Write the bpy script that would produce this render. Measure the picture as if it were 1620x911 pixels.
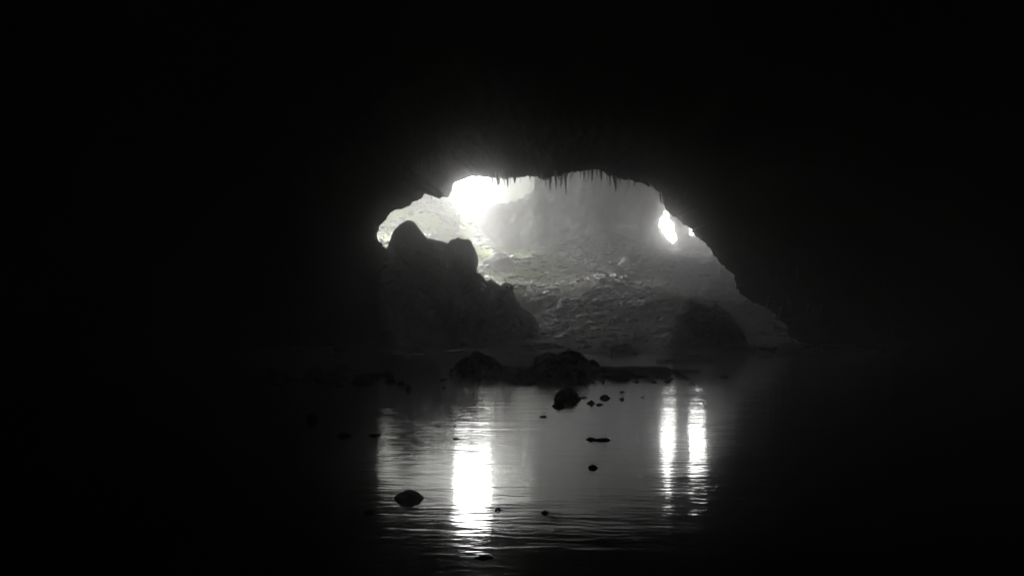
import bpy, bmesh, math, random
import numpy as np
from mathutils import Vector
R = math.radians
for o in list(bpy.data.objects): bpy.data.objects.remove(o)
S = bpy.context.scene
COL = S.collection
# ------------------------------------------------------------------ camera
F, H, HOR = 1737.0, 2.0, 503.0          # focal length and horizon in photo pixels, eye height in metres
cd = bpy.data.cameras.new('camera'); cam = bpy.data.objects.new('camera', cd); COL.objects.link(cam)
cam.location = (0, 0, H); cam.rotation_euler = (R(90), 0, 0)
cd.sensor_width = 36; cd.lens = 36 * F / 1620; cd.shift_y = (HOR - 455.5) / 1620
cd.clip_start = .1; cd.clip_end = 3000
S.camera = cam
# ------------------------------------------------------------------ world and sun
SUN_EL, SUN_AZ = 50, -10                 # azimuth from +Y (the view direction), negative to the left
w = bpy.data.worlds.new('World'); S.world = w; w.use_nodes = True
nt = w.node_tree; bg = nt.nodes['Background']
sky = nt.nodes.new('ShaderNodeTexSky'); sky.sky_type = 'NISHITA'; sky.sun_disc = False
sky.sun_elevation = R(SUN_EL); sky.sun_rotation = R(SUN_AZ)
sky.air_density = 1.0; sky.dust_density = 4.0; sky.ozone_density = 1.0
hs = nt.nodes.new('ShaderNodeHueSaturation'); hs.inputs['Saturation'].default_value = .3
nt.links.new(sky.outputs[0], hs.inputs['Color']); nt.links.new(hs.outputs[0], bg.inputs['Color'])
bg.inputs['Strength'].default_value = .15
sd = bpy.data.lights.new('sun', 'SUN'); sd.energy = 4.6; sd.angle = R(9); sd.color = (1, .975, .95)
sun = bpy.data.objects.new('sun', sd); COL.objects.link(sun)
az, el = R(SUN_AZ), R(SUN_EL)
sdir = Vector((math.sin(az) * math.cos(el), math.cos(az) * math.cos(el), math.sin(el)))
sun.rotation_euler = sdir.to_track_quat('Z', 'Y').to_euler(); sun.location = sdir * 400
S.view_settings.view_transform = 'Standard'; S.view_settings.look = 'None'
S.view_settings.exposure = 4.3; S.view_settings.gamma = 1; S.view_settings.use_curve_mapping = False
S.render.engine = 'CYCLES'
cy = S.cycles
cy.use_denoising = True; cy.denoising_input_passes = 'RGB_ALBEDO_NORMAL'; cy.denoising_prefilter = 'ACCURATE'; cy.max_bounces = 6; cy.diffuse_bounces = 4; cy.glossy_bounces = 3
cy.volume_bounces = 1; cy.transmission_bounces = 2; cy.caustics_reflective = False; cy.caustics_refractive = False
cy.sample_clamp_indirect = 1; cy.sample_clamp_direct = 2; cy.use_light_tree = False; cy.use_adaptive_sampling = False
# sampling portals lying in the wall openings and the added roof opening: they give off no light, they only tell Cycles where the sky gets in
def portal(name, cx, cyy, cz, w_, h_, look):
    l = bpy.data.lights.new(name, 'AREA'); l.shape = 'RECTANGLE'; l.size = w_; l.size_y = h_; l.cycles.is_portal = True; l.energy = 0
    p_ = bpy.data.objects.new(name, l); COL.objects.link(p_); p_.location = (cx, cyy, cz); p_.rotation_euler = Vector(look).to_track_quat('-Z', 'Y').to_euler()
portal('sky_portal', -1.8, 146.5, 25, 17, 22, (0, -1, 0))
portal('sky_portal', 20.5, 141, 14.5, 12, 11, (0, -1, 0))
portal('sky_portal', -5, 134, 36, 58, 40, (0, 0, -1))
HAZE = .0052; HAZE_G = .34; HAZE2 = .0034; HAZE2_G = .986

# ------------------------------------------------------------------ helpers
def px(x, y, D):                         # a photo pixel at distance D as a point in the cave
    return np.array([(x - 810) / F * D, D, H + (HOR - y) / F * D])
def wy(py): return H * F / (py - HOR)    # distance of the water surface seen at that photo row
_rs = np.random.RandomState(11)
_perm = _rs.permutation(256); _perm = np.concatenate([_perm, _perm, _perm])
_g = _rs.normal(size=(256, 3)); _g /= np.linalg.norm(_g, axis=1)[:, None]
def noise(P, s=1.0, seed=0):
    P = np.asarray(P, float) * s + seed * 17.31 + 1000
    i = np.floor(P).astype(int); f = P - i; u = f * f * f * (f * (f * 6 - 15) + 10); i &= 255
    r = 0
    for dx in (0, 1):
        wx = u[..., 0] if dx else 1 - u[..., 0]
        for dy in (0, 1):
            wyy = u[..., 1] if dy else 1 - u[..., 1]
            for dz in (0, 1):
                wz = u[..., 2] if dz else 1 - u[..., 2]
                h = _perm[_perm[_perm[(i[..., 0] + dx) & 255] + ((i[..., 1] + dy) & 255)] + ((i[..., 2] + dz) & 255)]
                g = _g[h]
                r = r + wx * wyy * wz * (g[..., 0] * (f[..., 0] - dx) + g[..., 1] * (f[..., 1] - dy) + g[..., 2] * (f[..., 2] - dz))
    return r * 1.6
def fbm(P, s=1.0, o=4, seed=0, gain=.5):
    r, a = 0, 1
    for k in range(o): r = r + a * noise(P, s * 2.03 ** k, seed + k); a *= gain
    return r
def ridged(P, s=1.0, o=4, seed=0, gain=.5):
    r, a = 0, 1
    for k in range(o): r = r + a * (1 - 2 * np.abs(noise(P, s * 2.07 ** k, seed + k))); a *= gain
    return r / 2
def P3(x, y, z): return np.stack(np.broadcast_arrays(x, y, z), -1).astype(float)
def sstep(a, b, x): t = np.clip((x - a) / (b - a), 0, 1); return t * t * (3 - 2 * t)

def link(name, verts, faces, mat, parent=None, smooth=True):
    me = bpy.data.meshes.new(name); me.from_pydata([tuple(v) for v in verts], [], [tuple(f) for f in faces]); me.update()
    if smooth: me.polygons.foreach_set('use_smooth', [True] * len(me.polygons))
    me.materials.append(mat)
    o = bpy.data.objects.new(name, me); COL.objects.link(o)
    if parent: o.parent = parent
    return o
def grid_faces(n, m, keep=None):
    i, j = np.meshgrid(np.arange(n - 1), np.arange(m - 1), indexing='ij')
    if keep is not None: i, j = i[keep], j[keep]
    a = (i * m + j).ravel()
    return np.stack([a, a + 1, a + m + 1, a + m], 1)
def fastlink(name, V, Fq, mat, smooth=True):
    me = bpy.data.meshes.new(name); V = V.reshape(-1, 3)
    used = np.zeros(len(V), bool); used[Fq.ravel()] = True
    idx = np.cumsum(used) - 1; V = V[used]; Fq = idx[Fq]
    me.vertices.add(len(V)); me.vertices.foreach_set('co', V.astype('f').ravel())
    n, k = Fq.shape
    me.loops.add(n * k); me.loops.foreach_set('vertex_index', Fq.astype('i').ravel())
    me.polygons.add(n); me.polygons.foreach_set('loop_start', np.arange(0, n * k, k, dtype='i'))
    me.polygons.foreach_set('loop_total', np.full(n, k, dtype='i'))
    me.polygons.foreach_set('use_smooth', np.full(n, smooth))
    me.update(calc_edges=True); me.validate()
    me.materials.append(mat)
    o = bpy.data.objects.new(name, me); COL.objects.link(o); return o
ONES = 'first second third fourth fifth sixth seventh eighth ninth tenth eleventh twelfth thirteenth fourteenth fifteenth sixteenth seventeenth eighteenth nineteenth'.split()
def nth(k):
    if k < 20: return ONES[k - 1]
    t_, u_ = divmod(k, 10); w_ = {2: 'twent', 3: 'thirt', 4: 'fort', 5: 'fift'}[t_]
    return w_ + 'ieth' if u_ == 0 else w_ + 'y-' + ONES[u_ - 1]
def number_labels(objs, text):           # tells look-alikes apart by their place in the row, counted from its left end
    for k, o in enumerate(sorted(objs, key=lambda o: o.location.x / o.location.y)): o['label'] = text % nth(k + 1)
def tag(o, label=None, cat=None, group=None, kind=None):
    if label: o['label'] = label
    if cat: o['category'] = cat
    if group: o['group'] = group
    if kind: o['kind'] = kind
    return o

# ------------------------------------------------------------------ materials
def rock_mat(name, c1, c2, rough=.55, spec=.5, scale=1.0, bump=.25, moss=0, seed=0):
    m = bpy.data.materials.new(name); m.use_nodes = True; t = m.node_tree; N = t.nodes; L = t.links
    b = N['Principled BSDF']
    co = N.new('ShaderNodeNewGeometry')
    def nz(s, d=8, r=.6):
        n = N.new('ShaderNodeTexNoise'); n.inputs['Scale'].default_value = s; n.inputs['Detail'].default_value = d
        n.inputs['Roughness'].default_value = r; L.new(co.outputs['Position'], n.inputs['Vector']); return n
    n1 = nz(.35 * scale); n2 = nz(3.1 * scale, 10, .65); n3 = nz(14 * scale, 6, .6)
    rp = N.new('ShaderNodeValToRGB'); rp.color_ramp.elements[0].position = .38; rp.color_ramp.elements[1].position = .64
    rp.color_ramp.elements[0].color = (*c1, 1); rp.color_ramp.elements[1].color = (*c2, 1)
    mx = N.new('ShaderNodeMath'); mx.operation = 'MULTIPLY_ADD'; mx.inputs[1].default_value = .5
    h = N.new('ShaderNodeMath'); h.operation = 'MULTIPLY'; h.inputs[1].default_value = .5
    L.new(n1.outputs[0], h.inputs[0]); L.new(n2.outputs[0], mx.inputs[0]); L.new(h.outputs[0], mx.inputs[2])
    L.new(mx.outputs[0], rp.inputs[0]); col = rp.outputs[0]
    if moss:
        mn = nz(.11, 6, .6); mr = N.new('ShaderNodeValToRGB')
        mr.color_ramp.elements[0].position = .38; mr.color_ramp.elements[1].position = .48
        mc = N.new('ShaderNodeMix'); mc.data_type = 'RGBA'; mc.inputs[7].default_value = (.10, .14, .03, 1)
        sp = N.new('ShaderNodeSeparateXYZ'); L.new(co.outputs['Position'], sp.inputs[0])
        mm = N.new('ShaderNodeMapRange'); mm.inputs[1].default_value = 8; mm.inputs[2].default_value = 1; mm.inputs[3].default_value = 0; mm.inputs[4].default_value = 1
        L.new(sp.outputs['X'], mm.inputs[0])
        m2 = N.new('ShaderNodeMapRange'); m2.inputs[1].default_value = 3; m2.inputs[2].default_value = 6
        L.new(sp.outputs['Z'], m2.inputs[0])
        a = N.new('ShaderNodeMath'); a.operation = 'MULTIPLY'; c = N.new('ShaderNodeMath'); c.operation = 'MULTIPLY'
        L.new(mn.outputs[0], mr.inputs[0]); L.new(mr.outputs[0], a.inputs[0]); L.new(mm.outputs[0], a.inputs[1])
        L.new(a.outputs[0], c.inputs[0]); L.new(m2.outputs[0], c.inputs[1])
        L.new(c.outputs[0], mc.inputs[0]); L.new(col, mc.inputs[6]); col = mc.outputs[2]
    if moss:                             # wet mud on the low bank, blackened to paint in the dim light there
        sq = N.new('ShaderNodeSeparateXYZ'); L.new(co.outputs['Position'], sq.inputs[0])
        nn = nz(.6, 4, .6); ma = N.new('ShaderNodeMath'); ma.operation = 'MULTIPLY_ADD'; ma.inputs[1].default_value = -3.5
        L.new(nn.outputs[0], ma.inputs[0]); L.new(sq.outputs['Z'], ma.inputs[2])
        mq = N.new('ShaderNodeMapRange'); mq.inputs[1].default_value = -.6; mq.inputs[2].default_value = 3.2; L.new(ma.outputs[0], mq.inputs[0])
        mu = N.new('ShaderNodeMix'); mu.data_type = 'RGBA'; mu.inputs[6].default_value = (.0075, .007, .0065, 1)
        L.new(mq.outputs[0], mu.inputs[0]); L.new(col, mu.inputs[7]); col = mu.outputs[2]
    L.new(col, b.inputs['Base Color'])
    rr = N.new('ShaderNodeMapRange'); rr.inputs[1].default_value = .35; rr.inputs[2].default_value = .65
    rr.inputs[3].default_value = rough - .22; rr.inputs[4].default_value = rough + .2
    L.new(n2.outputs[0], rr.inputs[0]); L.new(rr.outputs[0], b.inputs['Roughness'])
    b.inputs['Specular IOR Level'].default_value = spec
    b1 = N.new('ShaderNodeBump'); b1.inputs['Strength'].default_value = .8; b1.inputs['Distance'].default_value = bump
    b2 = N.new('ShaderNodeBump'); b2.inputs['Strength'].default_value = .7; b2.inputs['Distance'].default_value = bump * .2
    L.new(n2.outputs[0], b1.inputs['Height']); L.new(n3.outputs[0], b2.inputs['Height'])
    L.new(b1.outputs[0], b2.inputs['Normal']); L.new(b2.outputs[0], b.inputs['Normal'])
    return m
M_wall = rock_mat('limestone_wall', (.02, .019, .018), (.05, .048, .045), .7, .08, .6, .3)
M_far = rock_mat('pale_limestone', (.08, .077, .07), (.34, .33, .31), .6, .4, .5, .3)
M_added_cliff = rock_mat('added_cliff_stone', (.2, .195, .18), (.3, .295, .28), .7, .3, .6, .3)
M_ground = rock_mat('wet_scree_ground', (.010, .0095, .009), (.075, .072, .067), .75, .04, 1, .35, moss=1)
M_rock = rock_mat('wet_rock', (.010, .0095, .009), (.03, .029, .028), .6, .1, 1.4, .12)
M_scree = rock_mat('scree_stone', (.012, .0115, .011), (.095, .092, .087), .46, .3, 1.2, .15)
M_pale = rock_mat('pale_block', (.45, .44, .42), (.68, .67, .64), .55, .4, 1.2, .1)
M_stal = rock_mat('stalactite_stone', (.13, .125, .11), (.3, .29, .27), .4, .5, 2, .05)

# water
M_water = bpy.data.materials.new('dark_water'); M_water.use_nodes = True
t = M_water.node_tree; N = t.nodes; L = t.links; b = N['Principled BSDF']
b.inputs['Base Color'].default_value = (.004, .0045, .005, 1); b.inputs['Roughness'].default_value = .05
b.inputs['IOR'].default_value = 1.333; b.inputs['Specular IOR Level'].default_value = .5
geo = N.new('ShaderNodeNewGeometry')
def wnoise(sx, sy, rot, s, d, dist, w):
    mp = N.new('ShaderNodeMapping'); mp.inputs['Scale'].default_value = (sx, sy, 1); mp.inputs['Rotation'].default_value = (0, 0, R(rot))
    L.new(geo.outputs['Position'], mp.inputs[0])
    n = N.new('ShaderNodeTexNoise'); n.inputs['Scale'].default_value = s; n.inputs['Detail'].default_value = d; n.inputs['Distortion'].default_value = dist
    L.new(mp.outputs[0], n.inputs['Vector'])
    m = N.new('ShaderNodeMath'); m.operation = 'MULTIPLY'; m.inputs[1].default_value = w; L.new(n.outputs[0], m.inputs[0]); return m.outputs[0]
def add(a, c):
    m = N.new('ShaderNodeMath'); m.operation = 'ADD'; L.new(a, m.inputs[0]); L.new(c, m.inputs[1]); return m.outputs[0]
hts0 = add(add(wnoise(1.3, 3.0, 8, 1.5, 3, .6, .0030), wnoise(1, 3.4, -10, 4.5, 3, .3, .0013)), wnoise(.9, 2.2, 6, .6, 3, .5, .010))
pn = wnoise(1, 1.4, 20, .09, 2, .2, 1.0); pr = N.new('ShaderNodeMapRange'); L.new(pn, pr.inputs[0])   # calm and ruffled patches
pr.inputs[1].default_value = .35; pr.inputs[2].default_value = .65; pr.inputs[3].default_value = .4; pr.inputs[4].default_value = 1.12
wt = N.new('ShaderNodeTexWave'); wt.wave_type = 'BANDS'; wt.bands_direction = 'Y'; wt.wave_profile = 'SIN'
wm = N.new('ShaderNodeMapping'); wm.inputs['Rotation'].default_value = (0, 0, R(9)); L.new(geo.outputs['Position'], wm.inputs[0]); L.new(wm.outputs[0], wt.inputs['Vector'])
wt.inputs['Scale'].default_value = 1.35; wt.inputs['Distortion'].default_value = 8; wt.inputs['Detail'].default_value = 2; wt.inputs['Detail Scale'].default_value = 1.3
wv = N.new('ShaderNodeMath'); wv.operation = 'MULTIPLY'; wv.inputs[1].default_value = .0006; L.new(wt.outputs['Fac'], wv.inputs[0]); hts0 = add(hts0, wv.outputs[0])
ml = N.new('ShaderNodeMath'); ml.operation = 'MULTIPLY'; L.new(hts0, ml.inputs[0]); L.new(pr.outputs[0], ml.inputs[1]); hts = ml.outputs[0]
bp = N.new('ShaderNodeBump'); bp.inputs['Strength'].default_value = 1; bp.inputs['Distance'].default_value = 1
L.new(hts, bp.inputs['Height']); L.new(bp.outputs[0], b.inputs['Normal'])

# ------------------------------------------------------------------ the ground: one sheet
def spaced(lo, hi, dlo, dhi, step, grow=1.12):
    a = list(np.arange(dlo, dhi, step)); s = step; x = a[-1]
    while x < hi: s *= grow; x += s; a.append(x)
    s = step; x = a[0]; pre = []
    while x > lo: s *= grow; x -= s; pre.append(x)
    return np.array(pre[::-1] + a)
SHORE = lambda x: 60.5 + 2.2 * noise(P3(x, 0, 0), .11, 3) + .8 * noise(P3(x, 0, 0), .5, 5) - 2.5 * sstep(10, 16, x)
def ground_z(x, y):
    x, y = np.broadcast_arrays(np.asarray(x, float), np.asarray(y, float))
    p = P3(x, y, 0)
    d = y - SHORE(x)
    z = np.where(d < 0, np.maximum(d * .06, -.9), 0)
    z = z + .42 * sstep(0, 16, d) + .24 * fbm(p, .16, 4, 2) * sstep(-1, 8, d)
    # scree slope climbing towards the openings
    k = np.clip((y - 80) / 55, 0, 1.25)
    top = 9.1 + 4.9 * sstep(0, -13, x) - 1.8 * sstep(8, 20, x)
    z = z + top * (k ** 1.12) * (1 - .12 * np.sin(x * .22 + 1))
    z = z + sstep(78, 95, y) * (1.5 * fbm(p, .07, 3, 7) + .8 * ridged(p * [1, 1.6, 1], .13, 5, 9, .6) + .3 * ridged(p, .8, 3, 12))
    # side banks against the walls
    z = z + 3.5 * sstep(-22, -40, x) * sstep(20, 50, y) + 4 * sstep(22, 36, x - .0 * y) * sstep(35, 60, y)
    # gravel bars just breaking the surface
    def bar(cx, cyy, rx, ry, h):         # a low flat-backed bar whose top stands h above the water
        q = ((x - cx) / rx) ** 2 + ((y - cyy) / ry) ** 2 + .5 * fbm(p, .8, 3, 21)
        return (.9 + h) * sstep(1.25, .55, q)
    z = np.maximum(z, -.9 + bar(1.8, 39.6, 4.0, 1.6, .2)); z = np.maximum(z, -.9 + bar(4.2, 40.6, 2.1, 1.0, .2)); z = np.maximum(z, -.9 + bar(6.1, 41.0, 1.4, .55, .07))
    z = np.maximum(z, -.9 + bar(-7.6, 36.5, 3.9, 1.4, -.03)); z = np.maximum(z, -.9 + bar(8.0, 50.5, 1.9, 1.8, .08))
    z = z + .05 * fbm(p, 2.2, 3, 14)
    return z
gx = spaced(-70, 75, -24, 40, .22); gy = spaced(-40, 165, 24, 150, .24)
X, Y = np.meshgrid(gx, gy, indexing='ij')
G = P3(X, Y, ground_z(X, Y))
ground = fastlink('ground', G, grid_faces(len(gx), len(gy))[:, ::-1], M_ground); tag(ground, kind='structure')

# water surface
xs = np.linspace(-70, 75, 30); ys = np.linspace(-40, 90, 30); X, Y = np.meshgrid(xs, ys, indexing='ij')
xs2 = np.linspace(-14, 3.5, 12); ys2 = np.linspace(68, 84, 12); X2, Y2 = np.meshgrid(xs2, ys2, indexing='ij')
pool = fastlink('shallow_water', P3(X2, Y2, 0 * X2 + .44), grid_faces(12, 12)[:, ::-1], M_water); tag(pool, kind='structure')
water = fastlink('water', P3(X, Y, 0 * X), grid_faces(30, 30)[:, ::-1], M_water); tag(water, kind='structure')

# ------------------------------------------------------------------ the cave: near hall, arch, far chamber
rim_px = [(600, 620), (603, 520), (600, 460), (601, 425), (607, 402), (611, 392), (604, 384), (598, 380), (596, 375), (602, 357), (612, 351), (621, 338),
          (640, 332), (655, 322), (670, 313), (680, 305), (685, 309), (691, 317), (699, 320), (712, 316), (717, 306), (722, 291), (736, 284), (770, 282), (800, 284),
          (830, 281), (848, 280), (862, 288), (876, 281), (893, 279), (905, 275), (930, 274), (946, 273), (960, 283), (985, 286), (1010, 289), (1034, 296),
          (1043, 305), (1047, 318), (1050, 331), (1060, 343), (1076, 357), (1090, 365), (1088, 372), (1100, 380), (1112, 388), (1120, 402), (1144, 425), (1156, 437),
          (1160, 455), (1175, 470), (1214, 490), (1232, 512), (1246, 545), (1262, 620)]
RD = 74.0
rim = np.array([px(a, c, RD) for a, c in rim_px])[:, [0, 2]]
seg = np.r_[0, np.cumsum(np.linalg.norm(np.diff(rim, axis=0), axis=1))]; seg /= seg[-1]
NT = 900
tt = np.linspace(0, 1, NT)
rimx = np.interp(tt, seg, rim[:, 0]); rimz = np.interp(tt, seg, rim[:, 1])
th = math.pi * (1 - tt)
_k = np.linspace(0, 1, NT) * 60; _j = P3(_k, 0 * _k, 0 * _k)
_e = np.minimum(1, np.minimum(tt, 1 - tt) * 12)
rimx = rimx + _e * (.11 * fbm(_j, 1.3, 4, 81, .7)); rimz = rimz + _e * (.11 * fbm(_j, 1.3, 4, 83, .7))
def arch(hw, hh, cx=2.): return cx + hw * np.sign(np.cos(th)) * np.abs(np.cos(th)) ** .8, hh * np.abs(np.sin(th)) ** .75 - 3
def smoothed(a, n):
    k = np.ones(n) / n; return np.convolve(np.pad(a, n, mode='edge'), k, 'same')[n:-n]
sx_, sz_ = smoothed(rimx, 61), smoothed(rimz, 61)
def loft(keys, step):
    # keys: (y, weight of the exact rim, weight of the softened rim, arch half width, arch height)
    ys = [k[0] for k in keys]; ys_f = []
    y = ys[0]
    while y < ys[-1]:
        ys_f.append(y); y += step(y)
    ys_f.append(ys[-1]); ys_f = np.array(ys_f)
    out = []
    for y in ys_f:
        a, s, hw, hh = [np.interp(y, ys, [k[i] for k in keys]) for i in (1, 2, 3, 4)]
        ax, azz = arch(hw, hh)
        out.append(P3(a * rimx + s * sx_ + (1 - a - s) * ax, y, a * rimz + s * sz_ + (1 - a - s) * azz))
    return np.array(out)
keys = [(-38, 0, 0, 1, 1), (-37, 0, 0, 20, 14), (-25, 0, 0, 32, 22), (10, 0, 0, 38, 26), (45, 0, 0, 36, 25), (62, 0, .15, 32, 23), (70, .1, .62, 28, 20),
        (72.5, .45, .5, 26, 18), (RD, 1, 0, 24, 17), (75.5, .55, .4, 26, 20), (79, 0, .45, 32, 24), (86, 0, 0, 46, 31), (140, 0, 0, 50, 36), (153, 0, 0, 46, 34)]
Wl = loft(keys, lambda y: .22 if 66 < y < 80 else (.9 if y < 90 else 1.1))
p = Wl.copy()
rimw = np.exp(-((p[..., 1] - RD) / 3.0) ** 2)
amp = (1 - .93 * rimw)
cen = np.stack([np.full(p.shape[:2], 2.), p[..., 1], np.full(p.shape[:2], 4.)], -1)
dirn = p - cen; dirn /= np.linalg.norm(dirn, axis=-1)[..., None] + 1e-6
disp = 2.4 * fbm(p, .06, 3, 31) + 1.3 * ridged(p * [1, 1, .45], .19, 4, 33) + .22 * ridged(p, 1.1, 3, 36)
Wl = p + dirn * (disp * amp)[..., None]
Wl[..., 1] += (1.6 * fbm(p * [1, 0, 1], .22, 3, 41)) * rimw
cw = Wl[:-1, :-1]                        # unseen roof opening, added to light the back slope and its mist
jr = 3 * fbm(cw * [1, 1, 0], .16, 3, 45)
gone = (cw[..., 2] > 15) & (((cw[..., 0] + 4 + jr) / 25) ** 2 + ((cw[..., 1] - 141 + jr) / 8.5) ** 2 < 1)
gone |= (cw[..., 2] > 15) & (((cw[..., 0] + 17 + jr) / 12) ** 2 + ((cw[..., 1] - 128 + jr) / 12) ** 2 < 1)
fq = grid_faces(*Wl.shape[:2], ~gone)
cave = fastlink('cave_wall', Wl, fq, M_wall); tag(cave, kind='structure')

# back wall of the far chamber, open to the sky in three places
bx = np.arange(-52, 56, .3); bz = np.arange(-2, 40, .3); X, Z = np.meshgrid(bx, bz, indexing='ij')
YB = 146 + 0 * X
q = P3(X, YB, Z)
YB = YB - 9 * sstep(12, 32, X) - 4 * sstep(-14, -34, X) + 2.5 * fbm(q * [1, 1, .35], .09, 3, 51) + 1.5 * ridged(q * [1, 1, .35], .3, 5, 53, .6) + .7 * ridged(q * [.5, 1, 1.3], .8, 4, 57, .6)
YB = YB - 7 * sstep(14, 26, Z)
def inpoly(xp, zp, poly):
    r = np.zeros(xp.shape, bool); n = len(poly)
    for i in range(n):
        x0, z0 = poly[i]; x1, z1 = poly[(i + 1) % n]
        c = ((z0 > zp) != (z1 > zp)) & (xp < (x1 - x0) * (zp - z0) / (z1 - z0 + 1e-9) + x0)
        r ^= c
    return r
SX = (X - 0) * F / YB + 810; SZ = HOR - (Z - H) * F / YB      # where the wall stands relative to the openings' outlines
jx = SX + 3 * fbm(q, .6, 3, 61); jz = SZ + 3 * fbm(q, .6, 3, 63)
open1 = inpoly(jx, jz, [(718, 318), (745, 325), (768, 320), (800, 325), (826, 318), (845, 303), (846, 276), (815, 268), (790, 270), (772, 262), (768, 225), (762, 160), (740, 120), (720, 150), (718, 220), (716, 290)])
open2 = inpoly(jx, jz, [(1040, 352), (1045, 341), (1050, 332), (1053, 298), (1063, 298), (1063, 345), (1073, 378), (1066, 386), (1056, 383), (1046, 368)])
open3 = inpoly(jx, jz, [(1091, 373), (1088, 362), (1086, 335), (1093, 322), (1108, 326), (1118, 345), (1116, 372), (1100, 377)])
hole = open1 | open2 | open3
hole |= (SZ > 345) & (SZ < 357) & (np.abs(SX - 899) < 3.2)      # slit added so brightness from outside stands for two bright drips
keep = ~(hole[:-1, :-1] & hole[1:, 1:] & hole[:-1, 1:] & hole[1:, :-1])
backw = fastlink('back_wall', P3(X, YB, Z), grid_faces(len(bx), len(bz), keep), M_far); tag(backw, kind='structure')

# cliff added outside so the left opening's right half is bright but below sky
cx_ = np.arange(-3.2, 16, .35); cz_ = np.arange(0, 38, .35); X, Z = np.meshgrid(cx_, cz_, indexing='ij'); q = P3(X, 163 + 0 * X, Z)
YC = 163 - .12 * Z + 2.2 * sstep(1.5, -3.2, X) + 1.6 * ridged(q * [1, 1, .4], .25, 4, 71) + .4 * ridged(q, 1.2, 3, 73)
YC = YC + 9 * sstep(34, 38, Z)
cl = fastlink('added_cliff', P3(X + .5 * fbm(q, .5, 2, 75), YC, Z), grid_faces(len(cx_), len(cz_)), M_added_cliff); tag(cl, kind='structure')

def ground_hit(xp, yp):                  # where the sight line through a photo pixel meets the ground
    D = np.arange(58, 150, .25); P = np.array([px(xp, yp, d) for d in D]); g = ground_z(P[:, 0], P[:, 1])
    k = np.argmax(P[:, 2] <= g); return D[k] if P[k, 2] <= g[k] else 110.
# ------------------------------------------------------------------ rocks
def ico(sub):
    bm = bmesh.new(); bmesh.ops.create_icosphere(bm, subdivisions=sub, radius=1)
    V = np.array([v.co[:] for v in bm.verts]); Fc = [[v.index for v in f.verts] for f in bm.faces]; bm.free(); return V, np.array(Fc)
ICO = {s: ico(s) for s in (1, 2, 3, 4, 5)}
def rock_shape(seed, sub=3, dims=(1, 1, 1), cuts=9, rough=.12):
    V, Fc = ICO[sub]; rs = np.random.RandomState(seed); V = V.copy()
    for k in range(cuts):
        n = rs.normal(size=3); n /= np.linalg.norm(n); h = rs.uniform(.55, .86)
        d = V @ n; over = np.maximum(d - h, 0); V = V - n * (over * .92)[:, None]
    nrm = V / (np.linalg.norm(V, axis=1)[:, None] + 1e-6)
    V = V + nrm * (rough * fbm(V, 1.7, 4, seed) + rough * .5 * ridged(V, 4.5, 3, seed + 3))[:, None]
    return V * np.array(dims), Fc
def rock(name, x0, x1, ytop, ybase, label, cat='rock', seed=1, depth=None, sub=3, D=None, frac=.7, group=None, mat=None, rough=.13, cuts=9):
    """a rock whose top, base and sides are given by the photo rows and columns, standing on the water or ground"""
    if D == 'ground': D = ground_hit((x0 + x1) / 2, ybase)
    if D is None:                        # in the water: the lower half of the outline is its reflection
        ybase = ytop + (ybase - ytop) * frac; D = wy(ybase)
    wdt = (x1 - x0) / F * D; hgt = max((ybase - ytop) / F * D, .02); c = px((x0 + x1) / 2, ybase, D)
    dp = depth or wdt * .8
    V, Fc = rock_shape(seed, sub, (wdt / 2 * 1.12, dp / 2, max(hgt * 1.2, wdt * .22)), cuts, rough)
    V[:, 2] += hgt - V[:, 2].max()
    V[:, 0] *= wdt / (V[:, 0].max() - V[:, 0].min()); V[:, 0] -= (V[:, 0].max() + V[:, 0].min()) / 2
    tp = 1 - (0 if D > 60 else .22 if hgt < .6 * wdt else .2) * np.clip(V[:, 2] / hgt, 0, 1) ** 1.3; V[:, 0] *= tp; V[:, 1] *= tp
    V[:, 2] = np.where(V[:, 2] < -.35, -.35 + (V[:, 2] + .35) * .3, V[:, 2])
    o = fastlink(name, V, Fc, mat or M_rock); o.location = (c[0], c[1], c[2]); tag(o, label, cat, group); return o
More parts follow.
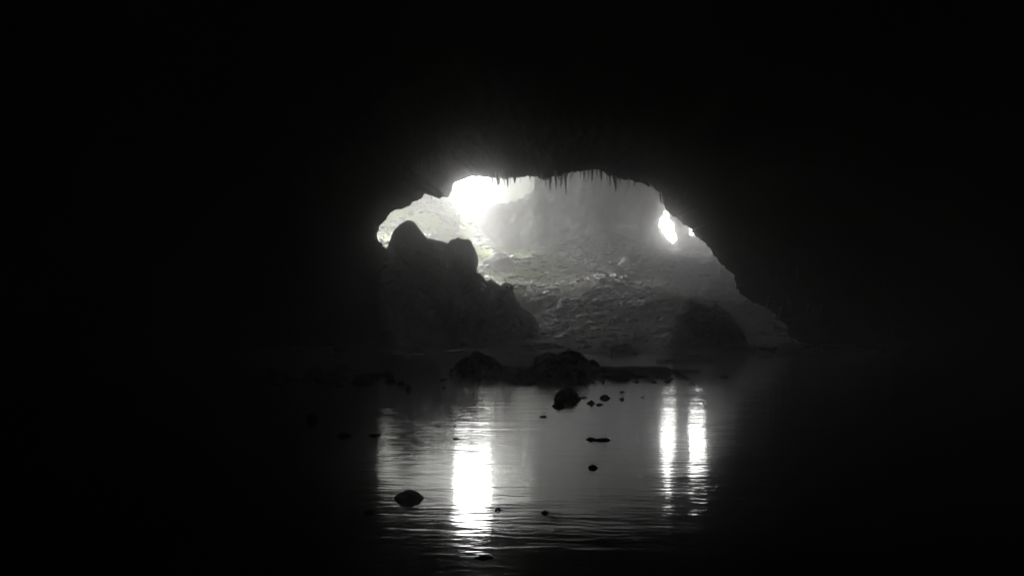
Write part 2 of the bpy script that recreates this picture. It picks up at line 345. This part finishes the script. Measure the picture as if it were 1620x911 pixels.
def sil_boulder(name, pts, D, depth, label, cat='boulder', seed=1, mat=None, amp=.18, nphi=90, nth=240, c=None, group=None, fs=1.5):
    """a boulder turned about an outline: its own width, height and depth"""
    P = np.array([px(a, b_, D) for a, b_ in pts])[:, [0, 2]]
    if c is None: c0 = P.mean(0)
    else: q_ = px(c[0], c[1], D); c0 = np.array([q_[0], q_[2]])
    ang = np.arctan2(P[:, 1] - c0[1], P[:, 0] - c0[0]); rad = np.linalg.norm(P - c0, axis=1)
    o_ = np.argsort(ang); ang, rad = ang[o_], rad[o_]
    T = np.linspace(-math.pi, math.pi, nth, endpoint=False)
    Rr = np.interp(T, ang, rad, period=2 * math.pi)
    ph = np.linspace(0, math.pi, nphi)
    kk = np.sin(ph)[:, None] ** 7; rs_ = np.sin(ph)[:, None] ** .8 * (Rr[None] * kk + Rr.min() * (1 - kk))
    x = rs_ * np.cos(T)[None]; z = rs_ * np.sin(T)[None]; y = -np.cos(ph)[:, None] * depth / 2 * (.8 + .2 * np.cos(T * 2))[None]
    q_ = P3(x, y + D, z)
    n_ = fbm(q_, .5 * fs, 3, seed) + .7 * ridged(q_, 1.0 * fs, 4, seed + 5) - .3
    k_ = np.sin(ph)[:, None] ** 6
    y = y + n_ * amp * 3.5 * (1 - .5 * k_); rr = 1 + 0 * x
    s_ = (.4 * n_ + .6 * ridged(q_, 2.4 * fs, 3, seed + 9) - .1) * amp * .8; L_ = np.hypot(x, z) + 1e-6
    x = x + x / L_ * s_; z = z + z / L_ * s_
    V = P3(x, y, z); Vw = np.concatenate([V, V[:, :1]], 1)
    idx = np.arange(nphi * nth).reshape(nphi, nth); idx = np.concatenate([idx, idx[:, :1]], 1)
    fq = np.stack([idx[:-1, :-1], idx[:-1, 1:], idx[1:, 1:], idx[1:, :-1]], -1).reshape(-1, 4)
    o = fastlink(name, V, fq, mat or M_rock); o.location = (c0[0], D, c0[1]); tag(o, label, cat, group); return o

# the great boulders standing in the arch
sil_boulder('boulder', [(585, 560), (590, 470), (594, 425), (606, 398), (615, 390), (622, 368), (632, 356), (645, 349), (656, 352), (664, 364), (674, 377), (690, 381), (712, 386), (722, 400),
    (735, 440), (738, 500), (738, 560)], 81, 8, 'tall humped black boulder filling the left side of the arch', seed=3, c=(660, 460))
sil_boulder('boulder', [(690, 560), (695, 470), (700, 410), (708, 386), (714, 380), (721, 378), (725, 376), (730, 379), (744, 379), (748, 388), (753, 398), (756, 408), (754, 424), (752, 440), (760, 500), (765, 560)],
    80, 6, 'flat-topped dark boulder with a small notch leaning against the tall humped one', seed=9, c=(725, 450))
sil_boulder('rock_pile', [(728, 540), (733, 450), (738, 436), (752, 431), (764, 438), (769, 447), (778, 445), (790, 453), (800, 448), (812, 451), (812, 463), (815, 477), (823, 486), (832, 492), (841, 498), (850, 508), (856, 540)],
    79, 5, 'dark heap of broken rock stepping down to the shore from the flat-topped boulder', cat='rock heap', seed=27, c=(775, 510), amp=.32)
rock('boulder', 690, 760, 464, 520, 'dark boulder low in front of the flat-topped one with a pale top edge', 'boulder', 24, depth=4, sub=4, D=79)
sil_boulder('boulder', [(1066, 550), (1070, 512), (1073, 494), (1080, 491), (1084, 479), (1094, 473), (1103, 481), (1118, 484), (1129, 477), (1138, 487), (1150, 495), (1159, 510), (1172, 524), (1182, 548)], 68, 5,
    'wide dark boulder on the shore below the right foot of the arch', seed=14, c=(1125, 525), amp=.3)
rock('rock', 704, 728, 514, 545, 'small upright dark stone standing on the far mud bank', 'rock', 31, D=66)
rock('rock', 596, 634, 521, 545, 'low humped stone with a lit edge on the far bank below the tall boulder', 'rock', 32, D=67)
rock('rock', 758, 832, 398, 424, 'long low mound of rock ringed by green moss high on the slope', 'rock', 34, D='ground', depth=3, sub=4)
rock('rock', 978, 998, 405, 420, 'pale square block lying high on the scree slope', 'rock', 33, D='ground', mat=M_pale, cuts=14)

# the island
sil_boulder('rock', [(714, 625), (717, 597), (717, 586), (722, 575), (732, 568), (741, 564), (750, 557), (757, 556), (766, 561), (778, 566), (788, 574), (798, 581), (808, 592), (812, 625)], 38.5, 2.0,
    'big rounded dark rock at the left end of the island', cat='rock', seed=41, c=(762, 600), amp=.09, fs=3)
sil_boulder('rock', [(840, 625), (843, 597), (845, 578), (847, 567), (856, 561), (862, 558), (872, 557), (881, 561), (889, 557), (900, 555), (913, 556), (921, 561), (929, 570), (934, 585), (938, 625)], 38.8, 1.9,
    'blocky flat-topped rock forming the crown of the island', cat='rock', seed=43, c=(890, 600), amp=.1, fs=3)
rock('rock', 918, 954, 567, 602, 'pointed rock beside the flat-topped one on the island', 'rock', 44, rough=.18, frac=.6, sub=4)
sil_boulder('rock', [(874, 650), (877, 631), (879, 625), (884, 620), (889, 618), (896, 616), (902, 614), (908, 617), (912, 621), (915, 627), (919, 632), (920, 650)], 27.0, 1.0,
    'squat dark rock standing out of the water in front of the island', cat='rock', seed=45, c=(897, 636), amp=.05, fs=4)
rock('rock', 800, 850, 583, 612, 'low rock bridging the two humps of the island', 'rock', 46, rough=.18, frac=.6, sub=4)
rock('rock', 950, 1010, 582, 604, 'long low rock on the gravel tail of the island', 'rock', 47, rough=.18, frac=.6, sub=4)
rock('rock', 1000, 1060, 584, 602, 'flat slab of rock near the tip of the island tail', 'rock', 48, rough=.18, frac=.6, sub=4)
rock('rock', 872, 892, 634, 646, 'small stone pressed against the squat rock in front of the island', 'rock', 49)
for k, (x0, x1, yt, yb) in enumerate([(792, 814, 577, 606), (812, 830, 580, 606), (832, 848, 576, 604), (768, 790, 571, 602), (728, 748, 571, 600), (938, 962, 579, 604), (960, 984, 581, 603), (1036, 1062, 585, 600), (1062, 1090, 588, 600)]):
    rock('rock', x0, x1, yt, yb, 'rough dark lump in the unbroken crest of the island between its bigger rocks', 'rock', 240 + k, frac=.6, group='lumps along the island crest', rough=.28)
named = [(916, 929, 626, 632, 'tiny flat stone close to the squat rock'), (926, 944, 632, 643, 'larger stone of the touching pair beyond the ripple ring'),
         (943, 956, 637, 643, 'smaller stone of the touching pair beyond the ripple ring'), (948, 966, 624, 634, 'angular stone off the island behind the touching pair'),
         (979, 990, 618, 622, 'flat sliver of stone farthest out behind the angular one'), (979, 988, 628, 635, 'small round stone alone in the calm water'),
         (1137, 1154, 593, 599, 'flat stone off the tip of the island tail'), (1013, 1019, 627, 630, 'barest speck of stone between island and the twin reflections'),
         (853, 865, 657, 661, 'thin stone barely breaking the water by the pale reflection'), (716, 730, 692, 696, 'flat stone at the edge of the brightest reflection'),
         (925, 943, 691, 699, 'left-hand rock of the flat pair in mid water'), (940, 966, 692, 699, 'long tapering rock of the flat pair in mid water'),
         (930, 947, 734, 744, 'angular stone alone in the rippled foreground water'), (622, 672, 773, 800, 'large foreground rock in the dark water beside the bright streak'),
         (782, 796, 804, 809, 'small stone among the broken glitter in the foreground'), (855, 868, 806, 815, 'dim stone at the dark edge of the foreground glitter'),
         (574, 594, 806, 815, 'low wet stone in the dark left of the large foreground rock'), (750, 782, 878, 886, 'nearest wet stone under the end of the glitter'),
         (580, 608, 685, 692, 'flat stone where the lit water turns dark'), (532, 556, 684, 694, 'wet stone in the black water left of the flat one'),
         (640, 652, 608, 621, 'upright stone between the stony bar and the island'), (627, 642, 602, 612, 'stone leaning by the upright one near the stony bar'),
         (484, 505, 655, 672, 'dark stone in the black water below the stony bar')]
for i, (x0, x1, yt, yb, lab) in enumerate(named):
    rock('rock', x0, x1, yt, yb, lab, 'rock', 60 + i, frac=.54 if yb > 760 else .56, sub=4 if x1 - x0 > 30 else 3, rough=.16)
rs = np.random.RandomState(5)
for k in range(46):                      # stones along the left bar
    x = 345 + 280 * rs.rand() ** .8; yb = 598 + rs.normal() * 7 + (6 if x < 420 else 0); s = rs.uniform(5, 15)
    rock('stone', x - s, x + s, yb - s * rs.uniform(.45, .8), yb, 'dark stone among many on the low stony bar left of the island', 'stone', 100 + k, sub=2, group='stones on the left bar')
for k in range(54):                      # stones fringing the island
    x = 700 + 400 * rs.rand(); yb = 604 + rs.normal() * 5 - 6 * (x > 960) ; s = rs.uniform(2.5, 7)
    rock('stone', x - s, x + s, yb - s * rs.uniform(.6, 1.0), yb, 'small dark stone in the fringe of stones round the island', 'stone', 180 + k, sub=2, group='stones fringing the island')

# scree: one mass of rubble on the slope, too many to count
def scree(n, seed, x0, x1, y0, y1, smin, smax, name, mat):
    rs = np.random.RandomState(seed); Vs, Fs, off = [], [], 0
    shapes = {q: [rock_shape(900 + k, q, (1, 1, 1), 8, .12) for k in range(14)] for q in (1, 2)}
    yy = y0 + (y1 - y0) * rs.rand(n); xx = x0 + (x1 - x0) * rs.rand(n); zz = ground_z(xx, yy)
    dn = fbm(P3(xx, yy, 0), .09, 3, 77); dm = fbm(P3(xx, yy, 0), .2, 3, 79)
    for k in range(n):
        if dn[k] < -.1 and rs.rand() < .5: continue
        s = smin * (smax / smin) ** (rs.rand() ** (1.7 + 3.2 * min(1, max(0, .5 - 1.2 * dm[k]))))
        V, Fc = shapes[2 if s > .22 else 1][rs.randint(14)]
        a = rs.rand() * 6.28; ca, sa = math.cos(a), math.sin(a); d = rs.uniform(.55, 1.45, 3) * s; V = V * d
        V = np.stack([V[:, 0] * ca - V[:, 1] * sa, V[:, 0] * sa + V[:, 1] * ca, V[:, 2] * .7], 1) + [xx[k], yy[k], zz[k] + .2 * s]
        Vs.append(V); Fs.append(Fc + off); off += len(V)
    o = fastlink(name, np.concatenate(Vs), np.concatenate(Fs), mat, False); tag(o, kind='stuff'); return o
o = scree(30000, 3, -22, 34, 80, 143, .07, .46, 'rubble', M_scree); tag(o, 'pale wet rubble covering the slope below the openings', 'rubble')
o = scree(900, 4, -24, 24, 61, 80, .06, .45, 'gravel', M_rock); tag(o, 'dark gravel strewn over the far mud bank', 'gravel')

# ------------------------------------------------------------------ stalactites
def stalactite(xp, ytop, ytip, wpx, D, label, seed, group, ext=1.2):
    rs = np.random.RandomState(seed); tip = px(xp, ytip, D); top = px(xp, ytop, D); Lh = top[2] - tip[2] + ext
    n, m = 14, 9; V = []
    w_ = wpx / F * D / 2 * 1.5
    bend = rs.normal(size=2) * .04
    for i in range(n):
        u = i / (n - 1); r = w_ * (1.5 * (1 - u) ** 2 + .75 * (1 - u) ** .6 + .12) * (1 + .18 * rs.normal()); r = max(r, .02) if i < n - 1 else .012
        for j in range(m):
            a = 2 * math.pi * j / m
            V.append((r * math.cos(a) * (1 + .12 * rs.normal()) + bend[0] * u * Lh, r * math.sin(a) * 1.1 + bend[1] * u * Lh, -u * Lh))
    Fs = [(i * m + j, (i + 1) * m + j, (i + 1) * m + (j + 1) % m, i * m + (j + 1) % m) for i in range(n - 1) for j in range(m)]
    Fs.append(tuple(range(m - 1, -1, -1))); Fs.append(tuple((n - 1) * m + j for j in range(m)))
    o = link('stalactite', V, Fs, M_stal); o.location = (tip[0], D, tip[2] + Lh)
    tag(o, label, 'stalactite', group); return o
rz = lambda x: np.interp(x, [a for a, c in rim_px[19:36]], [c for a, c in rim_px[19:36]])
g1 = 'stalactites fringing the crown of the arch'
sp = [(770, 4, 3), (778, 6, 3), (785, 10, 4), (790, 12, 4), (796, 8, 3), (803, 9, 3), (808, 7, 3), (815, 9, 4), (822, 5, 3), (838, 4, 3), (855, 5, 4), (866, 9, 3), (871, 12, 4), (879, 18, 3), (884, 6, 3),
      (890, 15, 4), (894, 20, 3), (901, 8, 3), (908, 6, 3), (918, 6, 3), (925, 7, 3), (931, 11, 3), (938, 13, 3), (944, 5, 3), (951, 8, 4), (958, 6, 3), (964, 11, 3), (971, 12, 4), (976, 6, 3),
      (984, 5, 3), (996, 8, 3), (1004, 5, 3), (1014, 6, 4), (1026, 5, 3)]
for k, (x, l, w_) in enumerate(sp):
    stalactite(x, rz(x) - 1, rz(x) + l * (1.15 + .35 * math.sin(k * 1.7)), w_ * (1.1 + .5 * math.sin(k * 2.9)), RD - .3 + .5 * math.sin(k * 2.3), 'thin dark stalactite in the uneven row along the crown of the arch', 300 + k, g1)
stalactite(1043, 306, 324, 5, RD, 'long stalactite at the right shoulder of the arch, inner of the close pair', 350, None)
stalactite(1051, 312, 326, 4, RD, 'long stalactite at the right shoulder of the arch, outer of the close pair', 351, None)
stalactite(683, 300, 311, 3, RD, 'tiny stalactite in the pointed notch on the left of the arch', 352, None)
from mathutils.bvhtree import BVHTree
bvh = BVHTree.FromPolygons([v.co[:] for v in cave.data.vertices], [p_.vertices[:] for p_ in cave.data.polygons])
for k, (x, y) in enumerate([(1214, 488), (1222, 496), (1246, 486), (1250, 492), (1233, 505), (1276, 498), (1286, 502), (1292, 505), (1298, 500), (1261, 442)]):
    q_ = px(x, y, 1) - [0, 0, H]; hit = bvh.ray_cast(Vector((0, 0, H)), Vector(q_).normalized())
    D_ = hit[0].y - .25 if hit[0] else 60
    stalactite(x, y - 14, y + 6, 2.2, D_, 'dim stalactite hanging from the dark wall right of the arch foot', 370 + k, 'stalactites on the dark right wall', .25)

for g_, t_ in [('stones on the left bar', 'dark stone on the low stony bar, %s from its left end'), ('stones fringing the island', 'small dark stone fringing the island, %s from the left'),
               ('lumps along the island crest', 'rough dark lump in the island crest, %s from the left'), (g1, 'thin stalactite along the crown of the arch, %s from the left'),
               ('stalactites on the dark right wall', 'dim stalactite on the dark wall right of the arch, %s from the left')]:
    number_labels([o for o in COL.objects if o.get('group') == g_], t_)

# ------------------------------------------------------------------ haze
hz = bpy.data.materials.new('haze'); hz.use_nodes = True; t = hz.node_tree; t.nodes.clear()
out = t.nodes.new('ShaderNodeOutputMaterial'); pv = t.nodes.new('ShaderNodeVolumePrincipled')
pv.inputs['Color'].default_value = (.93, .94, .94, 1); pv.inputs['Density'].default_value = HAZE; pv.inputs['Anisotropy'].default_value = HAZE_G
pw = t.nodes.new('ShaderNodeVolumePrincipled'); ad = t.nodes.new('ShaderNodeAddShader')   # fine droplets, scattering forwards
pw.inputs['Color'].default_value = (.97, .97, .97, 1); pw.inputs['Density'].default_value = HAZE2; pw.inputs['Anisotropy'].default_value = HAZE2_G
t.links.new(pv.outputs[0], ad.inputs[0]); t.links.new(pw.outputs[0], ad.inputs[1]); t.links.new(ad.outputs[0], out.inputs['Volume'])
bm = bmesh.new(); bmesh.ops.create_cube(bm, size=1)
me = bpy.data.meshes.new('haze'); bm.to_mesh(me); bm.free(); me.materials.append(hz)
o = bpy.data.objects.new('haze', me); COL.objects.link(o); o.scale = (150, 216, 48); o.location = (2.5, 64, 21.5); tag(o, 'grey mist hanging through the cave', 'mist', kind='stuff')
